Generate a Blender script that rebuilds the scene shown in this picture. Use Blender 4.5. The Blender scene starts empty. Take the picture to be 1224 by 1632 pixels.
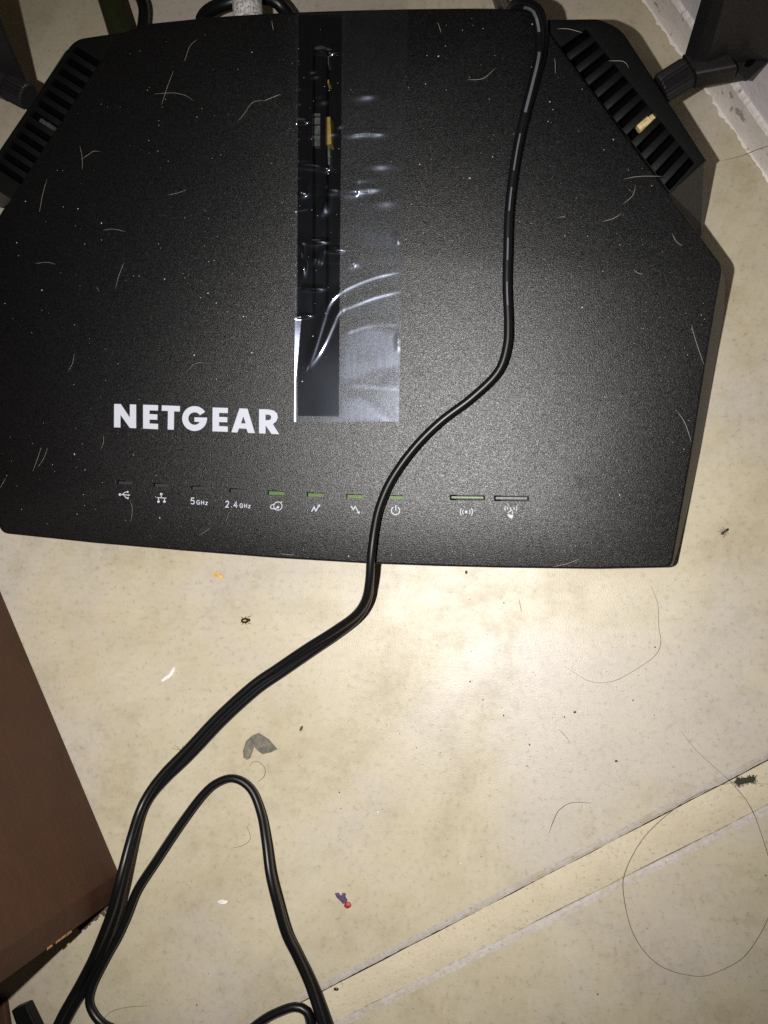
import bpy, bmesh, math, random
from mathutils import Vector, Matrix
from mathutils.geometry import delaunay_2d_cdt
random.seed(7)
S = bpy.context.scene
COL = S.collection

# ------------------------------------------------------------------ camera, world, flash
F = 1270.0                      # focal length in photo pixels (photo 1224 x 1632)
H = 0.36                        # lens height over the floor, metres
NAD = (825.0, 965.0)            # where the plumb line through the lens meets the floor
up_c = -Vector((NAD[0]-612, -(NAD[1]-816), -F)).normalized()      # world up in camera axes
x_c = Vector((1, 0, 0)); x_c = (x_c - up_c*x_c.dot(up_c)).normalized()
y_c = up_c.cross(x_c)
ROT = Matrix((x_c, y_c, up_c))                                    # camera axes -> world axes
EYE = Vector((0, 0, H))
cam = bpy.data.objects.new('camera', bpy.data.cameras.new('camera')); COL.objects.link(cam)
cam.matrix_world = Matrix.Translation(EYE) @ ROT.to_4x4()
cam.data.sensor_fit = 'VERTICAL'; cam.data.sensor_height = 36; cam.data.lens = 36*F/1632
cam.data.clip_start = 0.01; cam.data.clip_end = 50
S.camera = cam
W = bpy.data.worlds.new('World'); S.world = W; W.use_nodes = True
W.node_tree.nodes['Background'].inputs[0].default_value = (1.0, 0.82, 0.62, 1)
W.node_tree.nodes['Background'].inputs[1].default_value = 0.035
ld = bpy.data.lights.new('phone_flash', 'SPOT'); ld.energy = 7.7; ld.color = (1.0, 0.98, 0.95)
ld.shadow_soft_size = 0.0022; ld.spot_size = math.radians(100); ld.spot_blend = 0.85
lamp = bpy.data.objects.new('phone_flash', ld); COL.objects.link(lamp)
LAMP = EYE + ROT @ Vector((-0.0425, 0.0, 0.0))
lamp.matrix_world = Matrix.Translation(LAMP) @ ROT.to_4x4() @ Matrix.Rotation(math.radians(-2.2), 4, 'X') @ Matrix.Rotation(math.radians(-1.8), 4, 'Y')
S.view_settings.view_transform = 'Standard'; S.view_settings.look = 'None'
S.view_settings.exposure = 0.0; S.view_settings.gamma = 1.0
S.cycles.use_denoising = False
S.cycles.max_bounces = 8; S.cycles.transparent_max_bounces = 12

# ------------------------------------------------------------------ measuring helpers
def ray(px, py):
    return (ROT @ Vector(((px-612)/F, -(py-816)/F, -1.0))).normalized()
def at(px, py, z=0.0):
    d = ray(px, py); return EYE + d*((z-H)/d.z)
# the router lid: a plane that rises from the front edge to the back edge
TILT = math.radians(11.5)
ZF = 0.020
P0 = at(530, 888, ZF)
U = (at(840, 795, 0.03) - at(187, 771, 0.03)).normalized()
DEP = Vector((-U.y, U.x, 0))
V = (DEP*math.cos(TILT) + Vector((0, 0, 1))*math.sin(TILT)).normalized()
N = U.cross(V).normalized()
def lid(px, py, w=0.0):
    d = ray(px, py); t = ((P0 + N*w) - EYE).dot(N)/d.dot(N); return EYE + d*t
def luv(px, py, w=0.0):
    q = lid(px, py, w) - P0; return (q.dot(U), q.dot(V))
def uvw(u, v, w=0.0):
    return P0 + U*u + V*v + N*w

# ------------------------------------------------------------------ object helpers
ORG = {}
def tag(o, label=None, cat=None, group=None, kind=None):
    for k, v in (('label', label), ('category', cat), ('group', group), ('kind', kind)):
        if v: o[k] = v
    return o
def empty(name, loc, label, cat, group=None, parent=None):
    o = bpy.data.objects.new(name, None); COL.objects.link(o); o.empty_display_size = 0.01
    if parent is None:
        o.location = loc; ORG[o.name] = Vector(loc)
        tag(o, label, cat, group)
    else:
        o.parent = parent; o.location = Vector(loc) - ORG[parent.name]; ORG[o.name] = Vector(loc)
    return o
def mk(name, verts, faces, mat, parent=None, smooth=False, fixn=True):
    verts = [Vector(v) for v in verts]
    if parent is None:
        lo = Vector([min(v[i] for v in verts) for i in range(3)]); hi = Vector([max(v[i] for v in verts) for i in range(3)])
        org = Vector(((lo.x+hi.x)/2, (lo.y+hi.y)/2, lo.z))
    else:
        org = ORG[parent.name]
    me = bpy.data.meshes.new(name)
    me.from_pydata([v-org for v in verts], [], faces)
    if fixn:
        bm = bmesh.new(); bm.from_mesh(me); bmesh.ops.recalc_face_normals(bm, faces=bm.faces); bm.to_mesh(me); bm.free()
    me.materials.append(mat)
    if smooth:
        me.polygons.foreach_set('use_smooth', [True]*len(me.polygons))
        try: me.set_sharp_from_angle(angle=math.radians(35))
        except Exception: pass
    me.update()
    o = bpy.data.objects.new(name, me); COL.objects.link(o)
    if parent is None: o.location = org
    else: o.parent = parent
    ORG[o.name] = org
    return o
class MB:
    def __init__(s): s.v = []; s.f = []
    def add(s, vs, fs):
        k = len(s.v); s.v += [Vector(v) for v in vs]; s.f += [tuple(i+k for i in f) for f in fs]
    def prism(s, poly, down):            # closed polygon of points, extruded by vector
        n = len(poly); d = Vector(down)
        s.add(list(poly)+[Vector(p)+d for p in poly], [tuple(range(n)), tuple(range(2*n-1, n-1, -1))] + [(i, (i+1) % n, n+(i+1) % n, n+i) for i in range(n)])
    def build(s, name, mat, parent=None, smooth=False): return mk(name, s.v, s.f, mat, parent, smooth)

def inpoly(p, poly):
    x, y = p; c = False; n = len(poly)
    for i in range(n):
        x1, y1 = poly[i]; x2, y2 = poly[(i+1) % n]
        if (y1 > y) != (y2 > y) and x < (x2-x1)*(y-y1)/(y2-y1)+x1: c = not c
    return c
def area(p): return sum(p[i][0]*p[(i+1) % len(p)][1]-p[(i+1) % len(p)][0]*p[i][1] for i in range(len(p)))/2
def ccw(p): return list(p) if area(p) > 0 else list(p)[::-1]
def inset(poly, d):                     # ccw polygon moved inwards by d
    n = len(poly); out = []
    for i in range(n):
        a, b, c = Vector(poly[i-1]), Vector(poly[i]), Vector(poly[(i+1) % n])
        e1 = (b-a).normalized(); e2 = (c-b).normalized()
        n1 = Vector((-e1.y, e1.x)); n2 = Vector((-e2.y, e2.x)); m = n1+n2
        if m.length < 1e-6: m = n1
        m = m/max(m.dot(n1), 0.35) if abs(m.dot(n1)) > 1e-6 else m
        out.append(tuple(b+m*d))
    return out
def fillet(poly, radii):                # round polygon corners; radii list per corner
    n = len(poly); out = []
    for i in range(n):
        r = radii[i] if isinstance(radii, (list, tuple)) else radii
        a, b, c = Vector(poly[i-1]), Vector(poly[i]), Vector(poly[(i+1) % n])
        if r <= 0: out.append(tuple(b)); continue
        e1 = (a-b); e2 = (c-b); t = min(r, e1.length*.45, e2.length*.45)
        p, q = b+e1.normalized()*t, b+e2.normalized()*t
        for k in range(7):
            s = k/6; out.append(tuple(p*(1-s)**2+b*2*s*(1-s)+q*s*s))
    return out
def plate(outer, holes, thick, fn, bevel=0.0, steps=3):
    """2D outline with holes -> plate; fn(u,v,w) places it; rounded outer top edge."""
    outer = ccw(outer); mb = MB()
    top = inset(outer, bevel) if bevel else outer
    pts = [Vector((p[0]*1000, p[1]*1000)) for p in top]; edges = [(i, (i+1) % len(top)) for i in range(len(top))]
    loops = []
    for h in holes:
        k = len(pts); pts += [Vector((p[0]*1000, p[1]*1000)) for p in h]; edges += [(k+i, k+(i+1) % len(h)) for i in range(len(h))]
    vs, es, fs, *_ = delaunay_2d_cdt(pts, edges, [], 0, 1e-5)
    tt = [(p[0]*1000, p[1]*1000) for p in top]; hh = [[(p[0]*1000, p[1]*1000) for p in h] for h in holes]
    keep = []
    for f in fs:
        c = sum((vs[i] for i in f), Vector((0, 0)))/len(f)
        if inpoly(c, tt) and not any(inpoly(c, h) for h in hh): keep.append(tuple(f))
    mb.add([fn(v[0]/1000, v[1]/1000, 0) for v in vs], keep)
    def ring(l0, w0, l1, w1):
        n = len(l0)
        mb.add([fn(p[0], p[1], w0) for p in l0]+[fn(p[0], p[1], w1) for p in l1], [(i, (i+1) % n, n+(i+1) % n, n+i) for i in range(n)])
    prev, pw = top, 0.0
    if bevel:
        for k in range(1, steps+1):
            a = k/steps*math.pi/2
            cur = inset(outer, bevel*(1-math.sin(a))); w = -bevel*(1-math.cos(a))
            ring(prev, pw, cur, w); prev, pw = cur, w
    ring(prev, pw, outer, -thick)
    for h in holes: ring(list(h), 0.0, list(h), -thick)
    bm_v, remap, key = [], [], {}
    for v in mb.v:
        k = (round(v.x, 7), round(v.y, 7), round(v.z, 7))
        if k not in key: key[k] = len(bm_v); bm_v.append(v)
        remap.append(key[k])
    fs2 = []
    for f in mb.f:
        g = []
        for i in f:
            j = remap[i]
            if not g or g[-1] != j: g.append(j)
        if len(g) > 1 and g[0] == g[-1]: g.pop()
        if len(set(g)) >= 3 and len(set(g)) == len(g): fs2.append(tuple(g))
    return bm_v, fs2
def catmull(pts, step):
    """pts: list of tuples of floats (first three are a position) -> resampled list"""
    P = [Vector(p) if len(p) <= 4 else p for p in pts]; out = []
    n = len(pts)
    for i in range(n-1):
        p0, p1, p2, p3 = pts[max(i-1, 0)], pts[i], pts[i+1], pts[min(i+2, n-1)]
        L = (Vector(p2[:3])-Vector(p1[:3])).length; k = max(1, int(L/step+0.5))
        for j in range(k):
            t = j/k
            out.append(tuple(0.5*((2*b)+(c-a)*t+(2*a-5*b+4*c-d)*t*t+(3*b-a-3*c+d)*t**3) for a, b, c, d in zip(p0, p1, p2, p3)))
    out.append(tuple(pts[-1])); return out
def tube(mb, pts, radius, sides=8, taper=None):
    n = len(pts); rings = []
    upv = Vector((0.13, 0.21, 0.97))
    for i in range(n):
        a = Vector(pts[max(i-1, 0)]); b = Vector(pts[min(i+1, n-1)]); t = (b-a).normalized()
        s = t.cross(upv)
        if s.length < 1e-4: s = t.cross(Vector((1, 0, 0)))
        s.normalize(); q = s.cross(t)
        r = radius*(taper(i/(n-1)) if taper else 1)
        rings.append([Vector(pts[i])+(s*math.cos(2*math.pi*k/sides)+q*math.sin(2*math.pi*k/sides))*r for k in range(sides)])
    vs = [v for rg in rings for v in rg]; fs = []
    for i in range(n-1):
        for k in range(sides):
            fs.append((i*sides+k, i*sides+(k+1) % sides, (i+1)*sides+(k+1) % sides, (i+1)*sides+k))
    fs.append(tuple(range(sides))[::-1]); fs.append(tuple((n-1)*sides+k for k in range(sides)))
    mb.add(vs, fs)
def solid(px8): pass

# ------------------------------------------------------------------ materials
def newmat(name):
    m = bpy.data.materials.new(name); m.use_nodes = True
    nt = m.node_tree; return m, nt, nt.nodes['Principled BSDF']
def nd(nt, t, **kw):
    n = nt.nodes.new(t)
    for k, v in kw.items():
        if isinstance(k, str) and hasattr(n, k): setattr(n, k, v)
        else: n.inputs[k.replace('_', ' ')].default_value = v
    return n
def noise(nt, scale, detail=4, rough=0.6, vec=None):
    n = nt.nodes.new('ShaderNodeTexNoise'); n.inputs['Scale'].default_value = scale; n.inputs['Detail'].default_value = detail; n.inputs['Roughness'].default_value = rough
    tc = nt.nodes.new('ShaderNodeTexCoord'); nt.links.new(vec or tc.outputs['Object'], n.inputs['Vector']); return n
def ramp(nt, src, stops):
    r = nt.nodes.new('ShaderNodeValToRGB'); nt.links.new(src, r.inputs['Fac']); e = r.color_ramp.elements
    while len(e) < len(stops): e.new(0.5)
    for k, (p, c) in enumerate(stops):
        e[k].position = p; e[k].color = (c, c, c, 1) if isinstance(c, (int, float)) else (*c, 1)
    return r
def mixc(nt, fac, a, b, mode='MIX'):
    m = nt.nodes.new('ShaderNodeMix'); m.data_type = 'RGBA'; m.blend_type = mode
    for sock, val in ((m.inputs[0], fac), (m.inputs[6], a), (m.inputs[7], b)):
        if isinstance(val, (int, float)): sock.default_value = val
        elif isinstance(val, tuple): sock.default_value = (*val, 1)
        else: nt.links.new(val, sock)
    return m.outputs[2]
def bump(nt, bs, h, strength, dist):
    b = nt.nodes.new('ShaderNodeBump'); b.inputs['Strength'].default_value = strength; b.inputs['Distance'].default_value = dist
    nt.links.new(h, b.inputs['Height']); nt.links.new(b.outputs[0], bs.inputs['Normal']); return b
def plain(name, col, rough, spec=0.5, metal=0.0, grain=None):
    m, nt, b = newmat(name)
    b.inputs['Base Color'].default_value = (*col, 1); b.inputs['Roughness'].default_value = rough
    b.inputs['Specular IOR Level'].default_value = spec; b.inputs['Metallic'].default_value = metal
    if grain:
        n = noise(nt, grain[0], 3, 0.6); bump(nt, b, n.outputs['Fac'], 1.0, grain[1])
        c = ramp(nt, n.outputs['Fac'], [(0.3, tuple(x*0.75 for x in col)), (0.7, tuple(x*1.25 for x in col))])
        nt.links.new(c.outputs[0], b.inputs['Base Color'])
    return m

def floor_mat():
    m, nt, b = newmat('stone_tile')
    n1 = noise(nt, 26, 7, 0.68); n2 = noise(nt, 48, 8, 0.74); n3 = noise(nt, 420, 4, 0.7); n4 = noise(nt, 9, 4, 0.6); n5 = noise(nt, 150, 3, .6)
    base = ramp(nt, n1.outputs['Fac'], [(0.3, (0.445, 0.385, 0.265)), (0.5, (0.50, 0.44, 0.32)), (0.72, (0.53, 0.48, 0.375))])
    lav = ramp(nt, n4.outputs['Fac'], [(0.46, 0.0), (0.60, 0.85)])
    c = mixc(nt, lav.outputs[0], base.outputs[0], (0.49, 0.44, 0.39))
    mott = ramp(nt, n2.outputs['Fac'], [(0.34, (0.82, 0.80, 0.74)), (0.48, (0.97, 0.97, 0.95)), (0.66, (1.06, 1.055, 1.05))])
    c = mixc(nt, 0.8, c, mott.outputs[0], 'MULTIPLY')
    gr = ramp(nt, n3.outputs['Fac'], [(0.30, (0.70, 0.67, 0.60)), (0.44, (1, 1, 1)), (0.68, (1.09, 1.06, 1.05))])
    c = mixc(nt, 0.7, c, gr.outputs[0], 'MULTIPLY')
    sp = ramp(nt, n5.outputs['Fac'], [(0.22, (0.62, 0.55, 0.42)), (0.27, (1, 1, 1))])
    c = mixc(nt, 0.75, c, sp.outputs[0], 'MULTIPLY')
    nt.links.new(c, b.inputs['Base Color'])
    rr = ramp(nt, n2.outputs['Fac'], [(0.3, 0.46), (0.7, 0.34)]); nt.links.new(rr.outputs[0], b.inputs['Roughness'])
    b.inputs['Specular IOR Level'].default_value = 0.55
    n6 = noise(nt, 1500, 3, 0.65); bump(nt, b, n6.outputs['Fac'], 0.9, 0.00009)
    return m
def grout_mat():
    m, nt, b = newmat('grout')
    n1 = noise(nt, 60, 5, 0.65); n3 = noise(nt, 600, 4, 0.75)
    base = ramp(nt, n1.outputs['Fac'], [(0.3, (0.53, 0.455, 0.32)), (0.7, (0.60, 0.525, 0.39))])
    gr = ramp(nt, n3.outputs['Fac'], [(0.31, (0.55, 0.5, 0.42)), (0.42, (1, 1, 1)), (0.7, (1.05, 1.05, 1.05))])
    nt.links.new(mixc(nt, 0.8, base.outputs[0], gr.outputs[0], 'MULTIPLY'), b.inputs['Base Color'])
    b.inputs['Roughness'].default_value = 0.75; bump(nt, b, n3.outputs['Fac'], 1.0, 0.0003)
    return m
def lid_mat(name='grained_black_plastic'):
    m, nt, b = newmat(name)
    b.inputs['Base Color'].default_value = (0.0018, 0.0018, 0.0022, 1)
    b.inputs['Specular IOR Level'].default_value = 0.62
    n1 = noise(nt, 3200, 1, 0.6); n2 = noise(nt, 900, 2, 0.5)
    rr = ramp(nt, n2.outputs['Fac'], [(0.3, 0.34), (0.7, 0.44)]); nt.links.new(rr.outputs[0], b.inputs['Roughness'])
    sg = ramp(nt, n1.outputs['Fac'], [(0.38, 0.22), (0.5, 0.60), (0.66, 1.0)])
    tc = nt.nodes.new('ShaderNodeTexCoord'); ds = nt.nodes.new('ShaderNodeVectorMath'); ds.operation = 'DISTANCE'; nt.links.new(tc.outputs['Object'], ds.inputs[0]); ds.inputs[1].default_value = lid(928, 768)-at(560, 500)
    sm = ramp(nt, ds.outputs['Value'], [(0.0022, 0.72), (0.0042, 1.0)])     # greasy round smudge
    nt.links.new(mixc(nt, 1.0, sg.outputs[0], sm.outputs[0], 'MULTIPLY'), b.inputs['Specular IOR Level'])
    bump(nt, b, n1.outputs['Fac'], 1.0, 0.00011)
    return m
def tape_mat():
    m = bpy.data.materials.new('clear_film'); m.use_nodes = True; nt = m.node_tree
    nt.nodes.remove(nt.nodes['Principled BSDF']); out = nt.nodes['Material Output']
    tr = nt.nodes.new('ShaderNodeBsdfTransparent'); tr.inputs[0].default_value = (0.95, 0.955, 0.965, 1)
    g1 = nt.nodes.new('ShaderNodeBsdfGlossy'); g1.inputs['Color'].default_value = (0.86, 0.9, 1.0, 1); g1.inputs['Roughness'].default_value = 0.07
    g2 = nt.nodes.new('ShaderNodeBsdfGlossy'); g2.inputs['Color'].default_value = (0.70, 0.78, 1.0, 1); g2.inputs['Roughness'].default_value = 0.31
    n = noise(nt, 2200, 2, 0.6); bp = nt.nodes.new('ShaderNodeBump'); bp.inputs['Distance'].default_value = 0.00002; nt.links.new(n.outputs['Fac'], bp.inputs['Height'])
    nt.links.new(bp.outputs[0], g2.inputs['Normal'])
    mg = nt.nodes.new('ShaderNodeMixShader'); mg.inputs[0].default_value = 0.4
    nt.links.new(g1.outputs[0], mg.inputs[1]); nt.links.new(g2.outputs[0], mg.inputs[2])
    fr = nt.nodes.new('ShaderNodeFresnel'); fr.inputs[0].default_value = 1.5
    hz = nt.nodes.new('ShaderNodeAttribute'); hz.attribute_name = 'haze_and_sheen'      # hazy adhesive patches, plus edge glints and strip reflection painted in
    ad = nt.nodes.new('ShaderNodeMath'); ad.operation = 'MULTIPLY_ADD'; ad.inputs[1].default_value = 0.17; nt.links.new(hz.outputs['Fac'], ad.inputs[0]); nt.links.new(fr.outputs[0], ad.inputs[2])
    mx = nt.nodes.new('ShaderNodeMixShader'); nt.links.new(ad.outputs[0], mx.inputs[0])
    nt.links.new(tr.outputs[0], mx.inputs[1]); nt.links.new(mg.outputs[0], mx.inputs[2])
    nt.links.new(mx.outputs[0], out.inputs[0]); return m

M = {
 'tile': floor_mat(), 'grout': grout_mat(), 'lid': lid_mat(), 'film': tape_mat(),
 'shell': plain('smooth_black_plastic', (0.028, 0.028, 0.027), 0.55, 0.4, grain=(900, 0.00004)),
 'vent': plain('vent_black_plastic', (0.0035, 0.0035, 0.0036), 0.5, 0.25, grain=(1200, 0.00006)),
 'gloss': plain('glossy_black_plastic', (0.0018, 0.0018, 0.0025), 0.16, 0.5),
 'cord': plain('black_cord_rubber', (0.004, 0.004, 0.005), 0.36, 0.4),
 'print': plain('white_print', (0.50, 0.52, 0.585), 0.5, 0.3),
 'dash': plain('grey_cord_print', (0.10, 0.10, 0.115), 0.5, 0.3),
 'led_on': plain('green_light_pipe', (0.075, 0.14, 0.03), 0.45, 0.4, grain=(1500, 0.0001)),
 'led_off': plain('dark_light_pipe', (0.026, 0.026, 0.027), 0.45, 0.5),
 'btn_green': plain('greenish_button', (0.12, 0.16, 0.075), 0.42, 0.5, grain=(1500, 0.0001)),
 'btn_grey': plain('grey_button', (0.10, 0.10, 0.10), 0.42, 0.5, grain=(1500, 0.0001)),
 'gold': plain('gold_plating', (0.80, 0.64, 0.33), 0.5, 0.5, 0.3, grain=(500, 0.0002)),
 'ant': plain('antenna_black_plastic', (0.0145, 0.0135, 0.014), 0.5, 0.32, grain=(800, 0.00004)),
 'pcb': plain('circuit_board_green', (0.0008, 0.0014, 0.0008), 0.7, 0.05, grain=(300, 0.0002)),
 'void': plain('painted_shade_black', (0.0006, 0.0006, 0.0006), 0.9, 0.05),  # near-black painted in for the shade inside slots and pivot hole
 'yellow': plain('yellow_component', (0.22, 0.15, 0.025), 0.5, 0.4, grain=(400, 0.0001)),
 'silver': plain('tin_component', (0.07, 0.08, 0.07), 0.4, 0.5, 0.3, grain=(500, 0.0004)),
 'hair_pale': plain('pale_hair', (0.55, 0.51, 0.44), 0.45, 0.5),
 'hair_dark': plain('dark_hair', (0.05, 0.035, 0.022), 0.4, 0.5),
 'hair_grey': plain('grey_hair', (0.16, 0.12, 0.08), 0.45, 0.5),
 'dust': plain('pale_dust', (0.6, 0.58, 0.54), 0.7, 0.3),
 'dirt': plain('dark_dirt', (0.10, 0.075, 0.05), 0.8, 0.2),
 'bug': plain('beetle_shell', (0.018, 0.011, 0.007), 0.25, 0.5),
 'bugspot': plain('beetle_wing_spot', (0.42, 0.30, 0.09), 0.35, 0.5),
 'ant_bug': plain('ant_body', (0.03, 0.018, 0.012), 0.4, 0.5),
 'crumb': plain('yellow_crumb', (0.62, 0.38, 0.12), 0.6, 0.4, grain=(700, 0.0006)),
 'purple': plain('purple_scrap', (0.10, 0.065, 0.13), 0.6, 0.3, grain=(800, 0.0004)),
 'red': plain('red_scrap', (0.36, 0.02, 0.02), 0.45, 0.5, grain=(800, 0.0003)),
 'white': plain('white_flake', (0.8, 0.76, 0.72), 0.6, 0.4, grain=(900, 0.0003)),
 'lint': plain('green_lint', (0.045, 0.048, 0.034), 0.9, 0.1),
 'olive': plain('olive_cable', (0.018, 0.021, 0.007), 0.5, 0.4, grain=(500, 0.0001)),
}
def speck_mat():
    m, nt, b = newmat('speckled_sheath'); n = noise(nt, 900, 3, 0.8)
    r = ramp(nt, n.outputs['Fac'], [(0.36, (0.10, 0.09, 0.085)), (0.5, (0.50, 0.47, 0.45)), (0.64, (0.80, 0.77, 0.74))])
    nt.links.new(r.outputs[0], b.inputs['Base Color']); b.inputs['Roughness'].default_value = 0.7; bump(nt, b, n.outputs['Fac'], 1, 0.0004); return m
M['speck'] = speck_mat()
def wood_mat():
    m, nt, b = newmat('brown_laminate')
    tc = nt.nodes.new('ShaderNodeTexCoord'); mp = nt.nodes.new('ShaderNodeMapping'); nt.links.new(tc.outputs['Object'], mp.inputs[0])
    mp.inputs['Rotation'].default_value = (0, 0, 0); mp.inputs['Scale'].default_value = (1, 1, 9)
    n = noise(nt, 130, 5, 0.65, mp.outputs[0]); n2 = noise(nt, 14, 4, 0.6); n3 = noise(nt, 900, 3, .6)
    r = ramp(nt, n.outputs['Fac'], [(0.3, (0.058, 0.026, 0.0145)), (0.7, (0.076, 0.036, 0.0205))])
    s = ramp(nt, n2.outputs['Fac'], [(0.3, (0.72, 0.7, 0.7)), (0.65, (1.08, 1.05, 1.05))])
    nt.links.new(mixc(nt, 0.8, r.outputs[0], s.outputs[0], 'MULTIPLY'), b.inputs['Base Color'])
    b.inputs['Roughness'].default_value = 0.6; b.inputs['Specular IOR Level'].default_value = 0.22; bump(nt, b, n3.outputs['Fac'], 1, 0.00006); return m
M['wood'] = wood_mat()
M['chip'] = plain('bare_chipboard', (0.36, 0.19, 0.08), 0.8, 0.2, grain=(500, 0.0003))
def wall_mat(name, col, spots):
    m, nt, b = newmat(name); n = noise(nt, 40, 5, 0.6); n2 = noise(nt, 170, 3, 0.6)
    r = ramp(nt, n.outputs['Fac'], [(0.3, tuple(c*0.85 for c in col)), (0.7, tuple(c*1.08 for c in col))]); c = r.outputs[0]
    if spots:
        s = ramp(nt, n2.outputs['Fac'], [(0.33, (0.42, 0.40, 0.38)), (0.38, (1, 1, 1))]); c = mixc(nt, 0.85, c, s.outputs[0], 'MULTIPLY')
    nt.links.new(c, b.inputs['Base Color']); b.inputs['Roughness'].default_value = 0.75; bump(nt, b, n2.outputs['Fac'], 1, 0.0006); return m
def worn_mat():
    m, nt, b = newmat('worn_tile_edge'); n = noise(nt, 130, 6, 0.75); n2 = noise(nt, 600, 4, 0.7)
    c = ramp(nt, n.outputs['Fac'], [(0.36, (0.43, 0.375, 0.275)), (0.48, (0.455, 0.405, 0.355)), (0.66, (0.52, 0.47, 0.435))])
    g = ramp(nt, n2.outputs['Fac'], [(0.3, (0.72, 0.69, 0.66)), (0.45, (1, 1, 1)), (0.68, (1.12, 1.12, 1.12))])
    nt.links.new(mixc(nt, 0.85, c.outputs[0], g.outputs[0], 'MULTIPLY'), b.inputs['Base Color']); b.inputs['Roughness'].default_value = 0.6
    bump(nt, b, n2.outputs['Fac'], 1, 0.0003); return m
M['worn'] = worn_mat()
M['wall'] = wall_mat('lavender_wall_paint', (0.80, 0.75, 0.77), False)
M['plaster'] = wall_mat('stained_plaster', (0.82, 0.75, 0.70), True)

# ------------------------------------------------------------------ floor and wall
fl = mk('floor', [(-1.2, -1.2, -0.012), (1.2, -1.2, -0.012), (1.2, 1.2, -0.012), (-1.2, 1.2, -0.012)], [(0, 1, 2, 3)], M['grout'])
tag(fl, 'beige stone tiled floor under the router with one wide joint', None, None, 'structure')
JU = [(240, 1714), (400, 1636), (512, 1580), (640, 1512), (800, 1431), (966, 1339), (1070, 1289), (1164, 1242), (1224, 1213), (1400, 1122)]
JL = [(360, 1718), (533, 1631), (640, 1577), (800, 1497), (928, 1432), (1015, 1387), (1224, 1284), (1400, 1194)]
a, b_ = at(400, 1640), at(1224, 1213); jd = (b_-a).normalized()
c_, d_ = at(533, 1631), at(1224, 1284); kd = (d_-c_).normalized()
jn = Vector((-jd.y, jd.x, 0)); kn = Vector((-kd.y, kd.x, 0))
def wobble(p0, d, n, L0, L1, k, amp, inward):
    out = []
    for i in range(k):
        t = L0+(L1-L0)*i/(k-1)
        out.append(p0+d*t+n*(math.sin(t*31)*amp*.6+math.sin(t*97+1)*amp*.3+random.uniform(-amp, amp)*.5))
    return out
from mathutils import noise as mnoise
def mnz(p, o): return 0.00022*mnoise.noise(Vector((p.x*520, p.y*520, o*1500))) if 0 < o < .0025 else 0.0
def tile(edge, far, name, top):
    """edge: wavy points along the joint (in order), far: remaining corners"""
    mb = MB(); n = len(edge); toff = Vector((0, 0, 0))
    side = (Vector(far[0])-edge[-1]); side.z = 0; side.normalize()
    k_ = 1.0 if top == 0 else 0.6
    prof = [(0.0, -0.0120), (0.0, -0.0012), (0.0003, -0.0006), (0.0014, -0.00025), (0.0031, 0.0)]
    rows = [[Vector((p.x, p.y, 0))+side*o+Vector((0, 0, (z*k_ if z > -.01 else z)+top+(mnz(p, o)))) for p in edge] for o, z in prof]
    for r0, r1 in zip(rows, rows[1:]):
        mb.add(r0+r1, [(i, i+1, n+i+1, n+i) for i in range(n-1)])
    mb.add(rows[-1]+[Vector((f[0], f[1], top)) for f in far], [tuple(range(n+len(far)))])
    o = mb.build(name, M['tile'], fl, smooth=True); o.data.materials.append(M['worn'])
    for p in o.data.polygons:
        if len(p.vertices) == 4: p.material_index = 1
    return o
e1 = wobble(a, jd, jn, -0.6, 0.9, 900, 0.00025, 1)
s1 = jn if jn.y > 0 else -jn
tile(e1, [e1[-1]+s1*1.2, e1[0]+s1*1.2], 'tile', 0.0)
e2 = wobble(c_, kd, kn, -0.6, 0.9, 900, 0.00025, 1)
s2 = -kn if kn.y > 0 else kn
tile(e2, [e2[-1]+s2*0.9, e2[0]+s2*0.9], 'tile', -0.0003)
mbj = MB(); n = len(e1)
jr = []
for i in range(120):
    t = -0.6+1.5*i/119
    jr.append([a+jd*t-s1*(0.00018+.00012*math.sin(i*2.3))+Vector((0, 0, -0.0010)), a+jd*t-s1*0.004+Vector((0, 0, -0.0005)), c_+kd*t-s2*0.004+Vector((0, 0, -0.0005)), c_+kd*t-s2*(0.00016+.0001*math.sin(i*1.7))+Vector((0, 0, -0.0010))])
for r0, r1 in zip(jr, jr[1:]): mbj.add(r0+r1, [(i, i+1, 4+i+1, 4+i) for i in range(3)])
mbj.build('grout_joint', M['grout'], fl, smooth=True)

wa, wb = at(1027, 0), at(1205, 256); wd = (wb-wa).normalized(); wn = Vector((wd.y, -wd.x, 0))   # wn: away from router
if wn.dot(Vector((1, 1, 0))) < 0: wn = -wn
mbw = MB(); q0, q1 = wa-wd*0.9+wn*0.003, wa+wd*0.9+wn*0.003
mbw.prism([q0+Vector((0, 0, 0.0)), q1, q1+Vector((0, 0, 0.5)), q0+Vector((0, 0, 0.5))], wn*0.05)
tag(mbw.build('wall', M['wall']), 'pale lavender painted wall behind the right antenna', None, None, 'structure')
mbs = MB(); rows = []; NS = 900
for i in range(NS):
    t = -0.5+1.2*i/(NS-1)
    j = 0.0008+0.0012*mnoise.noise(Vector((t*95, 1, 2)))+0.0010*mnoise.noise(Vector((t*330, 5, 2)))+random.uniform(0, 0.0007)
    k = random.uniform(-.0004, .0004)
    p = wa+wd*t
    j = max(j, 0.0001)
    rows.append([p-wn*j+Vector((0, 0, 0.00015)), p-wn*(j*.15)+Vector((0, 0, 0.00045)), p+wn*(0.0006+0.0004*mnoise.noise(Vector((t*60, 8, 1))))+Vector((0, 0, 0.0045)), p+wn*0.0008+Vector((0, 0, 0.0162+k)), p+wn*0.0016+Vector((0, 0, 0.0172+k)), p+wn*0.004+Vector((0, 0, 0.0174+k))])
for r0, r1 in zip(rows, rows[1:]): mbs.add(r0+r1, [(i, i+1, 6+i+1, 6+i) for i in range(5)])
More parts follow.
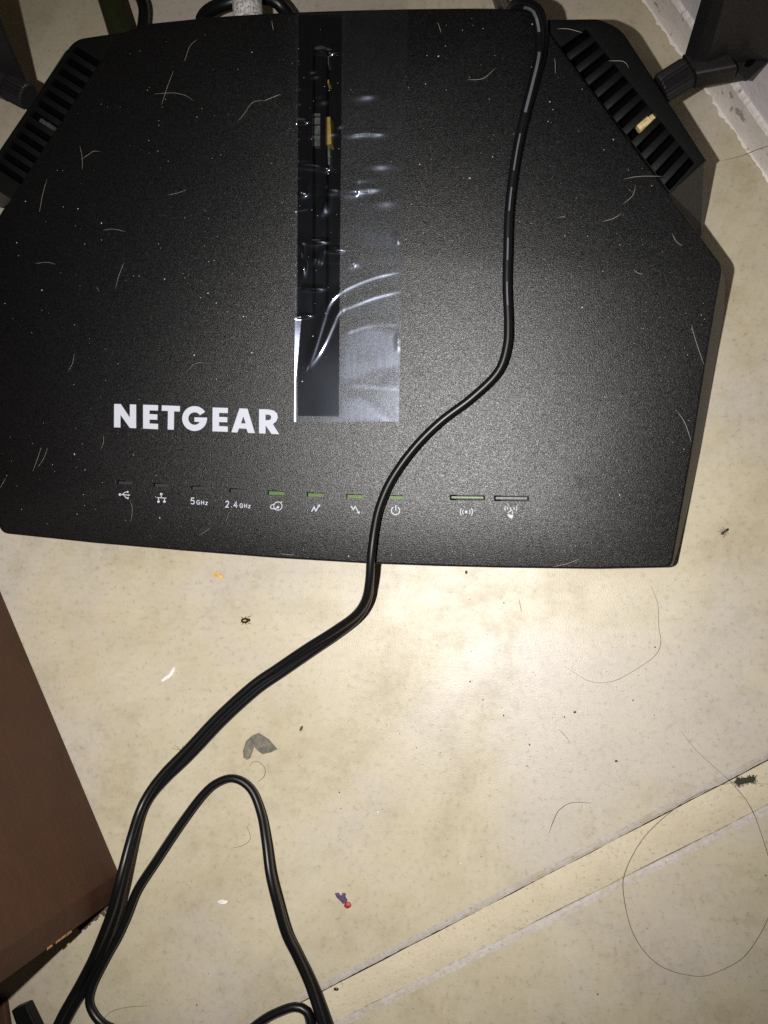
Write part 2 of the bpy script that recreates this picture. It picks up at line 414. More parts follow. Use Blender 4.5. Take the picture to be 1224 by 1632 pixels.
tag(mbs.build('skirting', M['plaster'], smooth=True), 'rough stained plaster skirting along the foot of the wall', None, None, 'structure')

# ------------------------------------------------------------------ router
RB = at(560, 500, 0.0)
router = empty('router', RB, 'black wifi router lying on the beige floor with grained lid', 'router')
def L2(pts, w=0.0): return [luv(x, y, w) for x, y in pts]
lid_px = [(187, 53), (240, 36), (308, 29), (365, 24), (430, 20), (500, 17), (560, 15), (650, 13), (740, 12), (800, 12.5), (847, 13),
          (1153, 424), (1141, 491), (1129, 560), (1104, 719), (1089, 805), (1076, 879), (1071, 905), (950, 907.5), (800, 905.5), (700, 903), (590, 899), (440, 890), (300, 879), (150, 866), (0, 850),
          (-22, 760), (-44, 600), (-66, 440), (6, 332)]
radii = [0.003]+[0]*9+[0.003, 0.003]+[0]*5+[0.0035]+[0]*7+[0.004, 0, 0, 0.003, 0]
lid_uv = L2(lid_px)
lid_out = fillet(lid_uv, radii)
def rect_px(x0, y0, x1, y1, slope=0.036):
    return L2([(x0, y0), (x1, y0+(x1-x0)*slope), (x1, y1+(x1-x0)*slope), (x0, y1)])
leds = [(186.5, 765.5, 211, 771.5), (244.5, 769.5, 269, 776), (304.5, 774, 330, 780), (365.5, 778, 391, 785), (426.5, 781.5, 453, 788.5), (489, 784.5, 516, 791.5), (552, 787, 579, 794), (616, 788.5, 643.5, 795.5)]
btns = [(717, 788.5, 773, 797), (787.5, 789.5, 843, 798.5)]
strip_px = [(476, 24), (545, 23), (544, 200), (542, 400), (540, 664), (473, 663), (474, 400), (475, 200)]
holes = [ccw(L2(strip_px))]+[ccw(rect_px(*r)) for r in leds]+[ccw(rect_px(x0, y0, x1, y1, 0.012)) for x0, y0, x1, y1 in btns]
v_, f_ = plate(lid_out, holes, 0.0028, uvw, bevel=0.0011)
mk('lid', v_, f_, M['lid'], router, smooth=True)
# light pipes and buttons
for i, r in enumerate(leds):
    p = rect_px(r[0]+1.0, r[1]+1.7, r[2]+.5, r[3]+.9)
    vv, ff = plate(p, [], 0.0012, lambda u, v, w: uvw(u, v, w-0.0011))
    mk('status_light', vv, ff, M['led_on' if i >= 4 else 'led_off'], router)['label'] = 'green status light window' if i >= 4 else 'unlit dark status light window'
for i, (x0, y0, x1, y1) in enumerate(btns):
    p = fillet(ccw(rect_px(x0+2.1, y0+2.0, x1-2.1, y1-2.0, 0.012)), 0.0003)
    vv, ff = plate(p, [], 0.0022, lambda u, v, w: uvw(u, v, w-0.0001), bevel=0.00025)
    mk('push_button', vv, ff, M['btn_green' if i == 0 else 'btn_grey'], router, smooth=True)['label'] = 'greenish push button' if i == 0 else 'dark grey push button'
# centre strip with long slots, seen through the clear film
def mapx(x, y): return L2([(x, y)])[0]
sl1 = [(497, 70), (510, 70), (508, 505), (497, 505)]; sl2 = [(519, 70), (532, 70), (529, 505), (518, 505)]
so = ccw(L2([(x+(-2 if x < 510 else 2), y+(2 if y > 500 else -2)) for x, y in strip_px]))
vv, ff = plate(so, [ccw(L2(sl1)), ccw(L2(sl2))], 0.0012, lambda u, v, w: uvw(u, v, w-0.0009))
strip = mk('centre_strip', vv, ff, M['gloss'], router)
for xa, xb in ((488, 489.5), (513.5, 514.5), (536, 537.2)):
    mb = MB(); q = L2([(xa, 40), (xb, 40), (xb-1.5, 520), (xa-1.5, 520)]); mb.prism([uvw(u, v, -0.0003) for u, v in q], -N*0.0007); mb.build('rib', M['gloss'], strip)
pcbq = [lid(478, 60, -0.011), lid(545, 60, -0.011), lid(541, 520, -0.011), lid(476, 520, -0.011)]
mb = MB(); mb.prism(pcbq, -N*0.0015); pcb = mb.build('circuit_board', M['pcb'], router)
def block(px, w0, w1, name, mat, parent):
    mb = MB(); q = [lid(x, y, w0) for x, y in px]; mb.prism(q, N*(w1-w0)); return mb.build(name, mat, parent)
block([(521, 196), (532, 196), (534, 238), (524, 240)], -0.0105, -0.004, 'yellow_component', M['yellow'], pcb)
block([(523, 137), (529, 136), (529, 142), (523, 142)], -0.0105, -0.005, 'yellow_component', M['yellow'], pcb)
block([(524, 98), (528, 98), (528, 111), (525, 111)], -0.0105, -0.006, 'metal_contact', M['silver'], pcb)
block([(526, 240), (530, 240), (530, 268), (527, 268)], -0.0105, -0.006, 'metal_contact', M['silver'], pcb)
for y0, y1 in ((186, 190), (193, 203), (206, 219), (221, 229), (230, 237)):
    block([(500, y0), (514, y0), (514, y1), (500, y1)], -0.0105, -0.007, 'chip', M['silver'], pcb)

# printing: white letters and icons on the lid
PR = 0.00006
def px_poly(mb, outer, hole=None):
    o = ccw(L2(outer)); vv, ff = plate(o, [ccw(L2(hole))] if hole else [], PR, lambda u, v, w: uvw(u, v, w+PR+0.00003)); mb.add(vv, ff)
def stroke(mb, pts, wpx, closed=False):
    P = [Vector((x, y)) for x, y in pts]; n = len(P); lft, rgt = [], []
    for i in range(n):
        pa = P[i-1] if (i > 0 or closed) else None; pb = P[(i+1) % n] if (i < n-1 or closed) else None
        d1 = (P[i]-pa).normalized() if pa is not None else (pb-P[i]).normalized()
        d2 = (pb-P[i]).normalized() if pb is not None else d1
        n1 = Vector((-d1.y, d1.x)); n2 = Vector((-d2.y, d2.x)); m = n1+n2
        m = m/max(m.dot(n1), 0.4) if m.length > 1e-6 else n1
        lft.append(P[i]+m*wpx/2); rgt.append(P[i]-m*wpx/2)
    k = len(lft); tops = [lid(p.x, p.y, PR+0.00003) for p in lft+rgt]
    fs = [(i, (i+1) % k, k+(i+1) % k, k+i) for i in range(k if closed else k-1)]
    mb.add(tops, fs)
def arc(cx, cy, r, a0, a1, n=14, ry=None):
    return [(cx+r*math.cos(math.radians(a0+(a1-a0)*i/n)), cy-(ry or r)*math.sin(math.radians(a0+(a1-a0)*i/n))) for i in range(n+1)]
def disc(mb, cx, cy, r): px_poly(mb, arc(cx, cy, r, 0, 330, 11))
def T(pts, ox, oy, s): return [(ox+x/s, oy+y/s) for x, y in pts]
mb = MB(); t = lambda p: T(p, 160, 620, 4.08)
px_poly(mb, t([(90, 97), (133, 98), (192, 185), (192, 100), (233, 101), (233, 255), (192, 253), (131, 168), (131, 250), (89, 249)]))
px_poly(mb, t([(278, 102), (376, 105), (375, 140), (320, 139), (320, 163), (371, 165), (371, 200), (320, 199), (320, 224), (376, 227), (375, 262), (278, 257)]))
px_poly(mb, t([(400, 106), (518, 111), (517, 147), (480, 145), (478, 265), (438, 263), (440, 143), (399, 141)]))
px_poly(mb, t(arc(613, 192, 81, 32, 355, 30)+[(694, 186), (612, 184), (612, 213), (652, 215)]+arc(613, 192, 41, 328, 32, 16)))
px_poly(mb, t([(730, 120), (830, 123), (829, 157), (772, 155), (772, 181), (826, 183), (826, 216), (772, 215), (772, 241), (829, 244), (829, 278), (729, 275)]))
px_poly(mb, t([(905, 126), (957, 128), (1005, 287), (960, 285), (950, 258), (902, 256), (890, 283), (852, 281)]), t([(930, 178), (945, 224), (915, 223)]))
px_poly(mb, t([(1032, 131), (1095, 133), (1130, 141), (1150, 160), (1154, 185), (1145, 210), (1122, 228), (1163, 294), (1113, 292), (1075, 237), (1074, 290), (1032, 288)]), t([(1074, 166), (1095, 167), (1108, 172), (1112, 184), (1107, 197), (1094, 203), (1074, 203)]))
mb.build('lettering', M['print'], router)
LG = {'5': ([[(.9, 0), (.25, 0), (.12, .45), (.5, .36), (.85, .48), (.92, .7), (.8, .92), (.5, 1), (.08, .92)]], 1.0),
      '2': ([[(.08, .25), (.25, .05), (.5, 0), (.8, .08), (.85, .3), (.7, .55), (.08, 1), (.92, 1)]], 1.0),
      '4': ([[(.68, 1), (.68, 0), (.02, .7), (.95, .7)]], 1.0), '.': ([[(.35, .93), (.65, .93)]], .55),
      'G': ([[(.92, .2), (.75, .05), (.5, 0), (.2, .1), (.05, .5), (.2, .9), (.5, 1), (.85, .9), (.93, .55), (.55, .55)]], 1.15),
      'H': ([[(.1, 0), (.1, 1)], [(.9, 0), (.9, 1)], [(.1, .5), (.9, .5)]], 1.05), 'z': ([[(.1, .35), (.9, .35), (.1, 1), (.9, 1)]], .8)}
def text(mb, s, x, y, h, wch, sw, slope=0.06):
    for ch in s:
        st, k = LG[ch]
        for ln in st: stroke(mb, [(x+px*wch*k, y+py*h+px*wch*slope) for px, py in ln], sw)
        x += wch*k+1.5*sw*.62+.9; y += wch*slope
    return x
t5 = lambda p: T(p, 160, 750, 4.533); t6 = lambda p: T(p, 410, 760, 4.708); t7 = lambda p: T(p, 690, 770, 6.8)
def icon(fn):
    mb = MB(); fn(mb); mb.build('icon', M['print'], router)
def i_usb(mb):
    stroke(mb, t5([(142, 173), (206, 177)]), 1.3); disc(mb, *t5([(142, 173)])[0], 2.1); stroke(mb, t5([(158, 173), (178, 157), (196, 154)]), 1.2); disc(mb, *t5([(197, 154)])[0], 1.6)
    stroke(mb, t5([(168, 174), (184, 196), (198, 198)]), 1.2); px_poly(mb, t5([(190, 191), (205, 192), (204, 205), (190, 204)])); px_poly(mb, t5([(202, 169), (216, 177), (202, 185)]))
def i_net(mb):
    disc(mb, *t5([(440, 170)])[0], 2.1); stroke(mb, t5([(440, 170), (440, 197)]), 1.3); stroke(mb, t5([(408, 195), (476, 199)]), 1.2)
    for x in (420, 463): stroke(mb, t5([(x, 196), (x, 218)]), 1.3); disc(mb, *t5([(x, 224)])[0], 2.0)
def i_5(mb): text(mb, '5', 303.8, 793.5, 9.6, 6.4, 1.45); text(mb, 'GHz', 313.2, 797.4, 6.3, 4.6, 1.15)
def i_24(mb): text(mb, '2.4', 359.3, 798.3, 9.8, 5.8, 1.45); text(mb, 'GHz', 382, 802.6, 6.2, 4.4, 1.15)
def i_web(mb):
    stroke(mb, t6(arc(155, 219, 31, 0, 345, 24)), 1.2, True); disc(mb, *t6([(156, 228)])[0], 2.0)
    stroke(mb, t6([(122, 205), (104, 214), (97, 228), (108, 238), (130, 241), (150, 231)]), 1.2); stroke(mb, t6([(172, 194), (187, 186)]), 1.2)
def i_up(mb): stroke(mb, t6([(407, 261), (427, 226), (440, 256), (462, 216)]), 1.6); px_poly(mb, t6([(472, 206), (470, 226), (450, 214)]))
def i_dn(mb): stroke(mb, t6([(703, 218), (720, 246), (735, 222), (757, 264)]), 1.6); px_poly(mb, t6([(766, 278), (769, 258), (747, 268)]))
def i_pow(mb): stroke(mb, t6(arc(1038, 253, 31, 122, 418, 22)), 1.6); stroke(mb, t6([(1040, 212), (1039, 250)]), 1.6)
def i_wifi(mb):
    disc(mb, *t7([(360, 312)])[0], 2.1)
    for r in (40, 66):
        for c in (0, 180): stroke(mb, t7(arc(362, 312, r, c-36, c+36, 8)), 1.3)
def i_wps(mb):
    for r in (34, 62):
        for c in (0, 180): stroke(mb, t7(arc(845, 275, r*1.05, c-30, c+30, 7, r*.8)), 1.25)
    stroke(mb, t7([(842, 262), (842, 300), (815, 318)]), 1.3); stroke(mb, t7([(850, 285), (862, 310), (866, 340)]), 1.2)
    px_poly(mb, t7([(812, 328), (830, 340), (870, 345), (866, 372), (850, 384), (828, 372), (810, 352)]))
for fn in (i_usb, i_net, i_5, i_24, i_web, i_up, i_dn, i_pow, i_wifi, i_wps): icon(fn)

# vent panels either side, each with its own slats
VW = -0.005
def lvp(px, py): return luv(px, py, VW)
def vent(outline, I0, I1, O0, O1, nslot, rad, frac=0.52):
    o = fillet(ccw([lvp(*p) for p in outline]), rad)
    I0, I1, O0, O1 = [Vector(lvp(*p)) for p in (I0, I1, O0, O1)]
    du = (I1-I0)/(nslot-1); dv = (O1-O0)/(nslot-1)
    hole = ccw([tuple(p) for p in (I0-du*frac/2, O0-dv*frac/2, O1+dv*frac/2, I1+du*frac/2)])
    vv, ff = plate(o, [hole], 0.002, lambda u, v, w: uvw(u, v, w+VW), bevel=0.0008)
    p = mk('vent_panel', vv, ff, M['vent'], router, smooth=True)
    for k in range(nslot-1):
        a0, a1 = I0+du*(k+frac/2), I0+du*(k+1-frac/2); b0, b1 = O0+dv*(k+frac/2), O0+dv*(k+1-frac/2)
        e = (b0-a0).normalized()*0.0004
        q = ccw([tuple(a0-e), tuple(a1-e), tuple(b1+e), tuple(b0+e)])
        v2, f2 = plate(q, [], 0.0022, lambda u, v, w: uvw(u, v, w+VW-0.0003), bevel=0.0003, steps=2)
        mk('vent_slat', v2, f2, M['vent'], p, smooth=True)
    return p
vr = vent([(840, 31), (905, 30), (955, 29.5), (990, 45), (1126, 255), (1058, 316), (850, 40)], (897, 81), (1063, 299), (938, 51), (1103, 255), 12, [0, 0, 0, .006, .002, 0, 0])
vl = vent([(205, 50), (165, 55), (118, 62), (-33, 285), (24, 322), (190, 75)], (159, 103), (40, 292), (117, 77), (-5, 262), 12, [0, 0, .005, .002, 0, 0])
for pts in ([(850, 60), (880, 36), (960, 36), (1116, 252), (1056, 312)], [(196, 62), (128, 66), (108, 84), (-24, 283), (24, 312)]):  # added black plates and walls that paint the vent slots dark
    mb = MB(); mb.prism([lid(x, y, -0.015) for x, y in pts], -N*0.001); 
    for p_, q_ in ((pts[2], pts[3]), (pts[3], pts[4]), (pts[1], pts[2])):
        sd = U*(0.0009 if pts[0][0] < 500 else -0.0009); A_, B_ = lid(*p_, -0.0074)+sd, lid(*q_, -0.0074)+sd; dz = Vector((0, 0, -0.016))
        mb.prism([A_, B_, B_+dz, A_+dz], -V*0.0003)
    mb.build('slot_shade_plate', M['void'], router)
# gold aerial connectors below the slats
def connector(pts, parent, mat):
    mb = MB(); q = [Vector(lid(x, y, -0.0085)) for x, y in pts]
    tube(mb, [q[0], q[0]*.45+q[1]*.55], 0.0019, 10); tube(mb, [q[0]*.45+q[1]*.55, q[0]*.38+q[1]*.62], 0.0011, 10); tube(mb, [q[0]*.38+q[1]*.62, q[1]], 0.0014, 10)
    return mb.build('gold_connector', mat, parent, smooth=True)
connector([(1016, 206), (1050, 180)], vr, M['gold'])
connector([(88, 210), (66, 193)], vl, M['silver'])

# lower shell: ring at the lid down to the base
ring = []   # (top point, base point)
def dn(p, z=0.0006): return Vector((p.x, p.y, z))
def add(px, w, base=None, zb=0.0006):
    p = lid(px[0], px[1], w); ring.append((p, at(base[0], base[1], zb) if base else dn(p, zb)))
for x, y in ((128, 63), (200, 54), (300, 40), (420, 30), (560, 26), (700, 26), (840, 33), (950, 34), (975, 42)): add((x, y), -0.0072)
add((1122, 254), -0.0070, (1128, 322), 0.006)
add((1060, 314), -0.0070, (1117, 377), 0.004)
add((1117, 379), -0.0028, (1117, 379), 0.004)
add((1149, 424), -0.0028, (1154, 436)); add((1143, 455), -0.0028, (1158, 462)); add((1138, 491), -0.0028, (1155, 497)); add((1126, 560), -0.0028, (1143.5, 560)); add((1114, 640), -0.0028, (1130, 640)); add((1101, 719), -0.0028, (1115.5, 719)); add((1086, 805), -0.0028, (1098, 805)); add((1073, 879), -0.0028, (1081, 879)); add((1068, 901), -0.0028, (1073, 902))
for x, y in ((950, 904), (800, 902), (590, 895), (300, 875), (4, 846)): add((x, y), -0.0028, (x, y-4))
for x, y in ((-18, 760), (-40, 600), (-62, 440)): add((x, y), -0.0028)
add((8, 330), -0.0028, (8, 331), 0.004); add((22, 318), -0.0070, (3, 332), 0.004); add((-29, 285), -0.0070, (-22, 318), 0.006); add((104, 82), -0.0072)
nR = len(ring); vs = [r[0] for r in ring]; mid = [r[0]*.45+r[1]*.55 for r in ring]; bs = [r[1] for r in ring]
fs = [(i, (i+1) % nR, nR+(i+1) % nR, nR+i) for i in range(nR)]+[tuple(range(nR, 2*nR))]
mk('lower_shell', vs+bs, fs, M['shell'], router)

# antennas: knurled collar, hinge arm and flat blade
def antenna(c0, c1, arm_end, blade_px, zb, lean, thick_px, blade_h, mat, hole=None):
    """c0->c1 collar axis px, arm_end px, blade_px: lower outline of the broad face, at height zb"""
    A, B, E = lid(*c0, -0.012), lid(*c1, -0.012), lid(*arm_end, -0.010)
    an = empty('antenna', A, None, None, parent=router)
    ax = (B-A).normalized(); s = ax.cross(Vector((0, 0, 1))).normalized(); q = s.cross(ax)
    mb = MB(); K = 44; R = 0.0057
    def rg(c, r, kn): return [c+(s*math.cos(2*math.pi*k/K)+q*math.sin(2*math.pi*k/K))*(r+(kn if k % 2 else -kn)) for k in range(K)]
    st = [(A, R*.9, 0), (A+ax*.0008, R, .00035), (B-ax*.0012, R, .00035), (B, R*.86, 0)]
    rs = [rg(*x) for x in st]
    for r0, r1 in zip(rs, rs[1:]): mb.add(r0+r1, [(k, (k+1) % K, K+(k+1) % K, K+k) for k in range(K)])
    mb.add(rs[0], [tuple(range(K))[::-1]]); mb.add(rs[-1], [tuple(range(K))])
    mb.build('collar', mat, an, smooth=False)
    mb = MB(); hw, hh = 0.0056, 0.0052
    sec = fillet([(-hw, -hh), (hw, -hh), (hw, hh), (-hw, hh)], 0.0022); n = len(sec)
    vs = [B+s*x+q*y for x, y in sec]+[E+s*x*.92+q*y for x, y in sec]
    mb.add(vs, [(i, (i+1) % n, n+(i+1) % n, n+i) for i in range(n)]+[tuple(range(n))[::-1], tuple(range(n, 2*n))])
    mb.build('hinge_arm', mat, an, smooth=True)
    pts = [at(x, y, zb+dz) for x, y, dz in blade_px]
    tv = at(*thick_px[1], zb)-at(*thick_px[0], zb)
    ln = Vector((lean[0], lean[1], 1)).normalized()
    top = [Vector((p.x, p.y, 0))+Vector((0, 0, zb)) for p in (pts[0], pts[-1])]
    poly = pts+[pts[-1]+ln*blade_h, pts[0]+ln*blade_h]
    mb = MB(); mb.prism(poly, tv); bl = mb.build('blade', mat, an)
    m = bl.modifiers.new('edge', 'BEVEL'); m.width = 0.0007; m.segments = 2; m.limit_method = 'ANGLE'
    if hole:
        c = at(hole[0], hole[1], zb+.008)-tv.normalized()*0.00025; wdir = (pts[-1]-pts[0]).normalized(); mb = MB()
        mb.prism([c+wdir*.0015*math.cos(k*.5236)+ln*.0022*math.sin(k*.5236) for k in range(12)], tv.normalized()*0.0003); mb.build('painted_hole', M['void'], an)  # flat black disc painted in for the shade of the hole
    return an
antenna((1052, 143), (1098, 114), (1161, 106-2), [(1100, 117, 0), (1121, 122, 0), (1160, 106, .002), (1166, 128, 0), (1190, 131, 0), (1226, 98, 0.0), (1262, 60, 0)], 0.047, (0.0, 0.02), [(1100, 117), (1086, 103)], 0.13, M['ant'], (1193, 100))
antenna((46, 155), (14, 138), (-50, 110), [(42, 140, 0), (20, 139, 0), (-10, 140, 0), (-60, 120, 0), (-110, 90, 0)], 0.047, (0.318, 0.10), [(42, 140), (41, 126)], 0.13, M['ant'])

# ------------------------------------------------------------------ clear adhesive film
# a strip of film: creases and dimples are sloped to throw glints at the lens
def tape_edge(y): return 473-(y-10)*0.006, 650.5-(y-10)*0.0225
def mirror_slope(p):                    # slope a shiny facet at p needs to glint
    n_ = ((EYE-p).normalized()+(LAMP-p).normalized()).normalized()
    return Vector((-n_.dot(U)/n_.dot(N), -n_.dot(V)/n_.dot(N)))
def uv2(x, y): return Vector(luv(x, y))
creases = []
def crease(pts, w, gain=1.05, back=3.0):
    P = [Vector(p[:2]) for p in catmull([(*uv2(*p), 0.0) for p in pts], 0.0012)]
    seg = []
    for a_, b_ in zip(P, P[1:]):
        d = (b_-a_).normalized(); n_ = Vector((-d.y, d.x)); c_ = (a_+b_)/2
        gn = mirror_slope(uvw(c_.x, c_.y)).dot(n_)
        seg.append((a_, b_, n_, -1.0 if gn > 0 else 1.0, abs(gn)*gain))
    lo = Vector((min(p.x for p in P), min(p.y for p in P))); hi = Vector((max(p.x for p in P), max(p.y for p in P)))
    L = sum((b_-a_).length for a_, b_ in zip(P, P[1:]))
    creases.append((seg, w, back, lo, hi, L))
def crease_h(q):
    h = 0.0
    for seg, w, back, lo, hi, L in creases:
        m_ = w*back*2.6
        if q.x < lo.x-m_ or q.x > hi.x+m_ or q.y < lo.y-m_ or q.y > hi.y+m_: continue
        best = None; ns = len(seg)
        for k, (a_, b_, n_, sg, amp) in enumerate(seg):
            ab = b_-a_; t_ = max(0, min(1, (q-a_).dot(ab)/ab.length_squared)); dv = q-(a_+ab*t_); d = dv.length
            if best is None or d < best[0]: best = (d, (q-a_).dot(n_)*sg, amp, (k+t_)/ns)
        d, sd, amp, t_ = best
        ww = w if sd > 0 else w*back
        fade = min(1, t_*6+.25, (1-t_)*6+.25)
        h += fade*amp*w*1.166*math.exp(-(d/ww)**2)
    return h
crease([(637, 432), (600, 440), (565, 453), (540, 467), (524, 485), (514, 515), (505, 545), (493, 580)], 0.0009)
crease([(638, 463), (600, 472), (565, 485), (541, 496), (530, 518), (518, 545), (505, 568), (494, 583)], 0.0009)
crease([(471, 502), (482, 502), (495, 503)], 0.0006)
crease([(472, 258), (500, 259), (526, 268)], 0.0016, 1.0)
crease([(472, 306), (481, 305), (490, 308)], 0.0012, 1.0)
crease([(472, 193), (480, 193), (488, 194)], 0.0008)
crease([(472, 66), (500, 80), (530, 84)], 0.0012, .85)
crease([(518, 298), (545, 303), (572, 306)], 0.0018, .9)
crease([(474, 392), (483, 405), (486, 430)], 0.0006, .9)
crease([(476, 450), (480, 462), (500, 462)], 0.0005, .9)
crease([(472, 384), (505, 390), (545, 404)], 0.0008, .8)
crease([(505, 415), (515, 417)], 0.0014, .9)
crease([(552, 419), (566, 418)], 0.0014, .9)
crease([(470, 336), (490, 333)], 0.0005, .8)
crease([(555, 614), (600, 616), (632, 620)], 0.0007, .8)
crease([(548, 530), (590, 517), (634, 516)], 0.0010, .85)
crease([(627, 370), (636, 384)], 0.0008, .9)
crease([(629, 540), (636, 545)], 0.0010, 1.0)
DIM = [(477, 193, 5, 2), (486, 194, 4, 2), (526, 83, 5, 2.5), (510, 80, 6, 2.5), (484, 262, 7, 3), (500, 264, 7, 3), (518, 268, 6, 3), (478, 305, 4, 4), (484, 309, 4, 3), (528, 302, 6, 4), (515, 333, 5, 5), (518, 322, 4, 5), (562, 213, 9, 3), (582, 210, 9, 3), (600, 212, 9, 3), (503, 460, 7, 2), (488, 458, 4, 2), (480, 400, 2.5, 7), (484, 425, 2.5, 7), (501, 412, 5, 4), (562, 420, 7, 4), (476, 100, 2, 2), (476, 140, 2, 2), (476, 164, 2, 2), (475, 220, 2, 2), (475, 238, 2, 2), (475, 282, 2, 2), (632, 376, 3, 3), (634, 384, 2.5, 3), (634, 540, 2.5, 4), (634, 552, 2.5, 4), (478, 505, 5, 1.6), (488, 503, 5, 1.6), (560, 303, 9, 4), (525, 212, 7, 3), (497, 215, 5, 3), (590, 300, 12, 4), (512, 160, 7, 4), (575, 285, 14, 5), (600, 262, 14, 5), (612, 320, 12, 5), (580, 150, 14, 5), (540, 200, 5, 3), (500, 120, 6, 3), (505, 385, 9, 2), (535, 398, 9, 2)]
DM = []
for x, y, sx, sy in DIM:
    c_ = uv2(x, y); sx *= 0.00025*1.25; sy *= 0.00026*1.25
    g_ = mirror_slope(uvw(c_.x, c_.y)); DM.append((c_, sx, sy, min(0.0013, 1.25*max(abs(g_.x)*sx, abs(g_.y)*sy))))
def dimple_h(q):
    h = 0.0
    for c_, sx, sy, a_ in DM:
        dx = (q.x-c_.x)/sx; dy = (q.y-c_.y)/sy
        if abs(dx) < 2.6 and abs(dy) < 2.6: h += a_*math.exp(-(dx*dx+dy*dy)/2)
    return h
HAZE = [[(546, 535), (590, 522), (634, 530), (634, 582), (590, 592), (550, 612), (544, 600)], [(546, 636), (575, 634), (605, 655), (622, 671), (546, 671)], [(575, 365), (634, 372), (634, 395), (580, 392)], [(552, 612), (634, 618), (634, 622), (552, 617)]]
def pdist(p, poly):
    dmin = 1e9
    for a_, b_ in zip(poly, poly[1:]+poly[:1]):
        ax, ay = a_; bx, by = b_; l2 = (bx-ax)**2+(by-ay)**2
        t_ = max(0, min(1, ((p[0]-ax)*(bx-ax)+(p[1]-ay)*(by-ay))/l2)); dmin = min(dmin, math.hypot(p[0]-ax-(bx-ax)*t_, p[1]-ay-(by-ay)*t_))
    return dmin if inpoly(p, poly) else -dmin
NXT, NYT = 180, 620
from mathutils import noise as mnoise
vs = []; hz = []
for j in range(NYT):
    y = -12+(672-(-12))*j/(NYT-1); l, r = tape_edge(y)
    gl = mirror_slope(lid(l, y)); wed = 0.0
    if y > 498: wed = 2.4+8.5*max(0, 1-(y-500)/105)*min(1, (y-498)/8)
    for i in range(NXT):
        x = l+(r-l)*i/(NXT-1); q = uv2(x, y)
        h = 0.00045+crease_h(q)+dimple_h(q)
        h += 0.00016*mnoise.noise(Vector((x*0.018, y*0.014, 3.1)))
        if x < 548 and y < 500: h += 0.00010*mnoise.noise(Vector((x*0.06, y*0.035, 9.1)))
        if x < l+wed: h += gl.x*(q.x-uv2(l+wed, y).x)
        elif x < l+1.6: h += 0.00022*(1-(x-l)/1.6)*(0.5+mnoise.noise(Vector((0, y*.13, 5))))
        vs.append(lid(x, y, max(h, 0.00014 if x > 545 else -0.0007)))
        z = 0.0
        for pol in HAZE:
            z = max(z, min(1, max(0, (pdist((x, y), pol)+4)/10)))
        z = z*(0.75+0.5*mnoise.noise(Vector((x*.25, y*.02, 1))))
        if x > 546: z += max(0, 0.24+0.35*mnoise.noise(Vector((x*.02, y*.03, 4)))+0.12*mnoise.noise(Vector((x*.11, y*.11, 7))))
        if x < l+wed and y > 498: z += 2.6*min(1, max(.25, (y-505)/60))  # bright left edge: highlight painted in as extra sheen
        elif x < l+1.6: z += 2.0*max(0, mnoise.noise(Vector((2, y*.16, 5)))+.12)  # broken glints painted along the upper left edge
        if y > 545 and l+wed < x < 545: z += 0.20*min(1, (y-545)/40)  # bluish reflection over the lower strip, painted in as extra sheen
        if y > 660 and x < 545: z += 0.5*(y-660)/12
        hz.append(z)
fs = [(j*NXT+i, j*NXT+i+1, (j+1)*NXT+i+1, (j+1)*NXT+i) for j in range(NYT-1) for i in range(NXT-1)]
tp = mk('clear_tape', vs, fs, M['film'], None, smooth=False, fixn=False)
at_ = tp.data.attributes.new('haze_and_sheen', 'FLOAT', 'POINT'); at_.data.foreach_set('value', hz)
tp.data.polygons.foreach_set('use_smooth', [True]*len(tp.data.polygons))
tag(tp, 'wrinkled strip of clear shiny tape stuck along the middle of the router lid', 'tape')

# ------------------------------------------------------------------ power cord
RC, GAP = 0.00185, 0.0018
prof = []
for k in range(28):
    th = 2*math.pi*k/28; c, s = math.cos(th), math.sin(th)
    # outline of two joined circles
    if abs(c) < 0.12: prof.append((0.0+c*0.4*RC, math.copysign(0.0011, s)))
    else:
        cx = math.copysign(GAP, c); b = cx*c; disc_ = b*b-(cx*cx-RC*RC); rr = b+math.sqrt(max(disc_, 0)); prof.append((rr*c, rr*s))
keys = []   # px, py, mode, extra height, roll degrees
def K(px, py, roll, z=None, lift=0.0):
    c = RC+GAP*abs(math.sin(math.radians(roll)))
    p = lid(px, py, c+0.0002+lift) if z is None else at(px, py, z if z > 0 else c+0.0002)
    keys.append((p.x, p.y, p.z, roll))
tailp = at(795, 60, 0.012); keys.append((tailp.x, tailp.y+.02, 0.012, 60))
K(806, 22, 65, 0.045); K(820, 11, 65, 0.060); K(840, 10, 60, 0.066); K(857, 22, 55, None, 0.0015)
for x, y, r in ((863, 55, 62), (861, 90, 70), (850, 135, 76), (837, 185, 79), (826, 235, 80), (818, 285, 82), (812, 340, 83), (810, 400, 83), (809, 460, 83), (811, 515, 84), (808, 555, 86), (793, 594, 88), (752, 634, 90), (702, 672, 90), (660, 714, 90), (625, 763, 88), (605, 808, 88), (596, 850, 89)): K(x, y, r)
K(591, 893, 88, None, 0.0005); K(589, 925, 86, 0.0215); K(584, 956, 76, 0.0175); K(568, 982, 64, 0.0125); K(535, 1008, 48, 0.0075); K(490, 1038, 26, 0.0042)
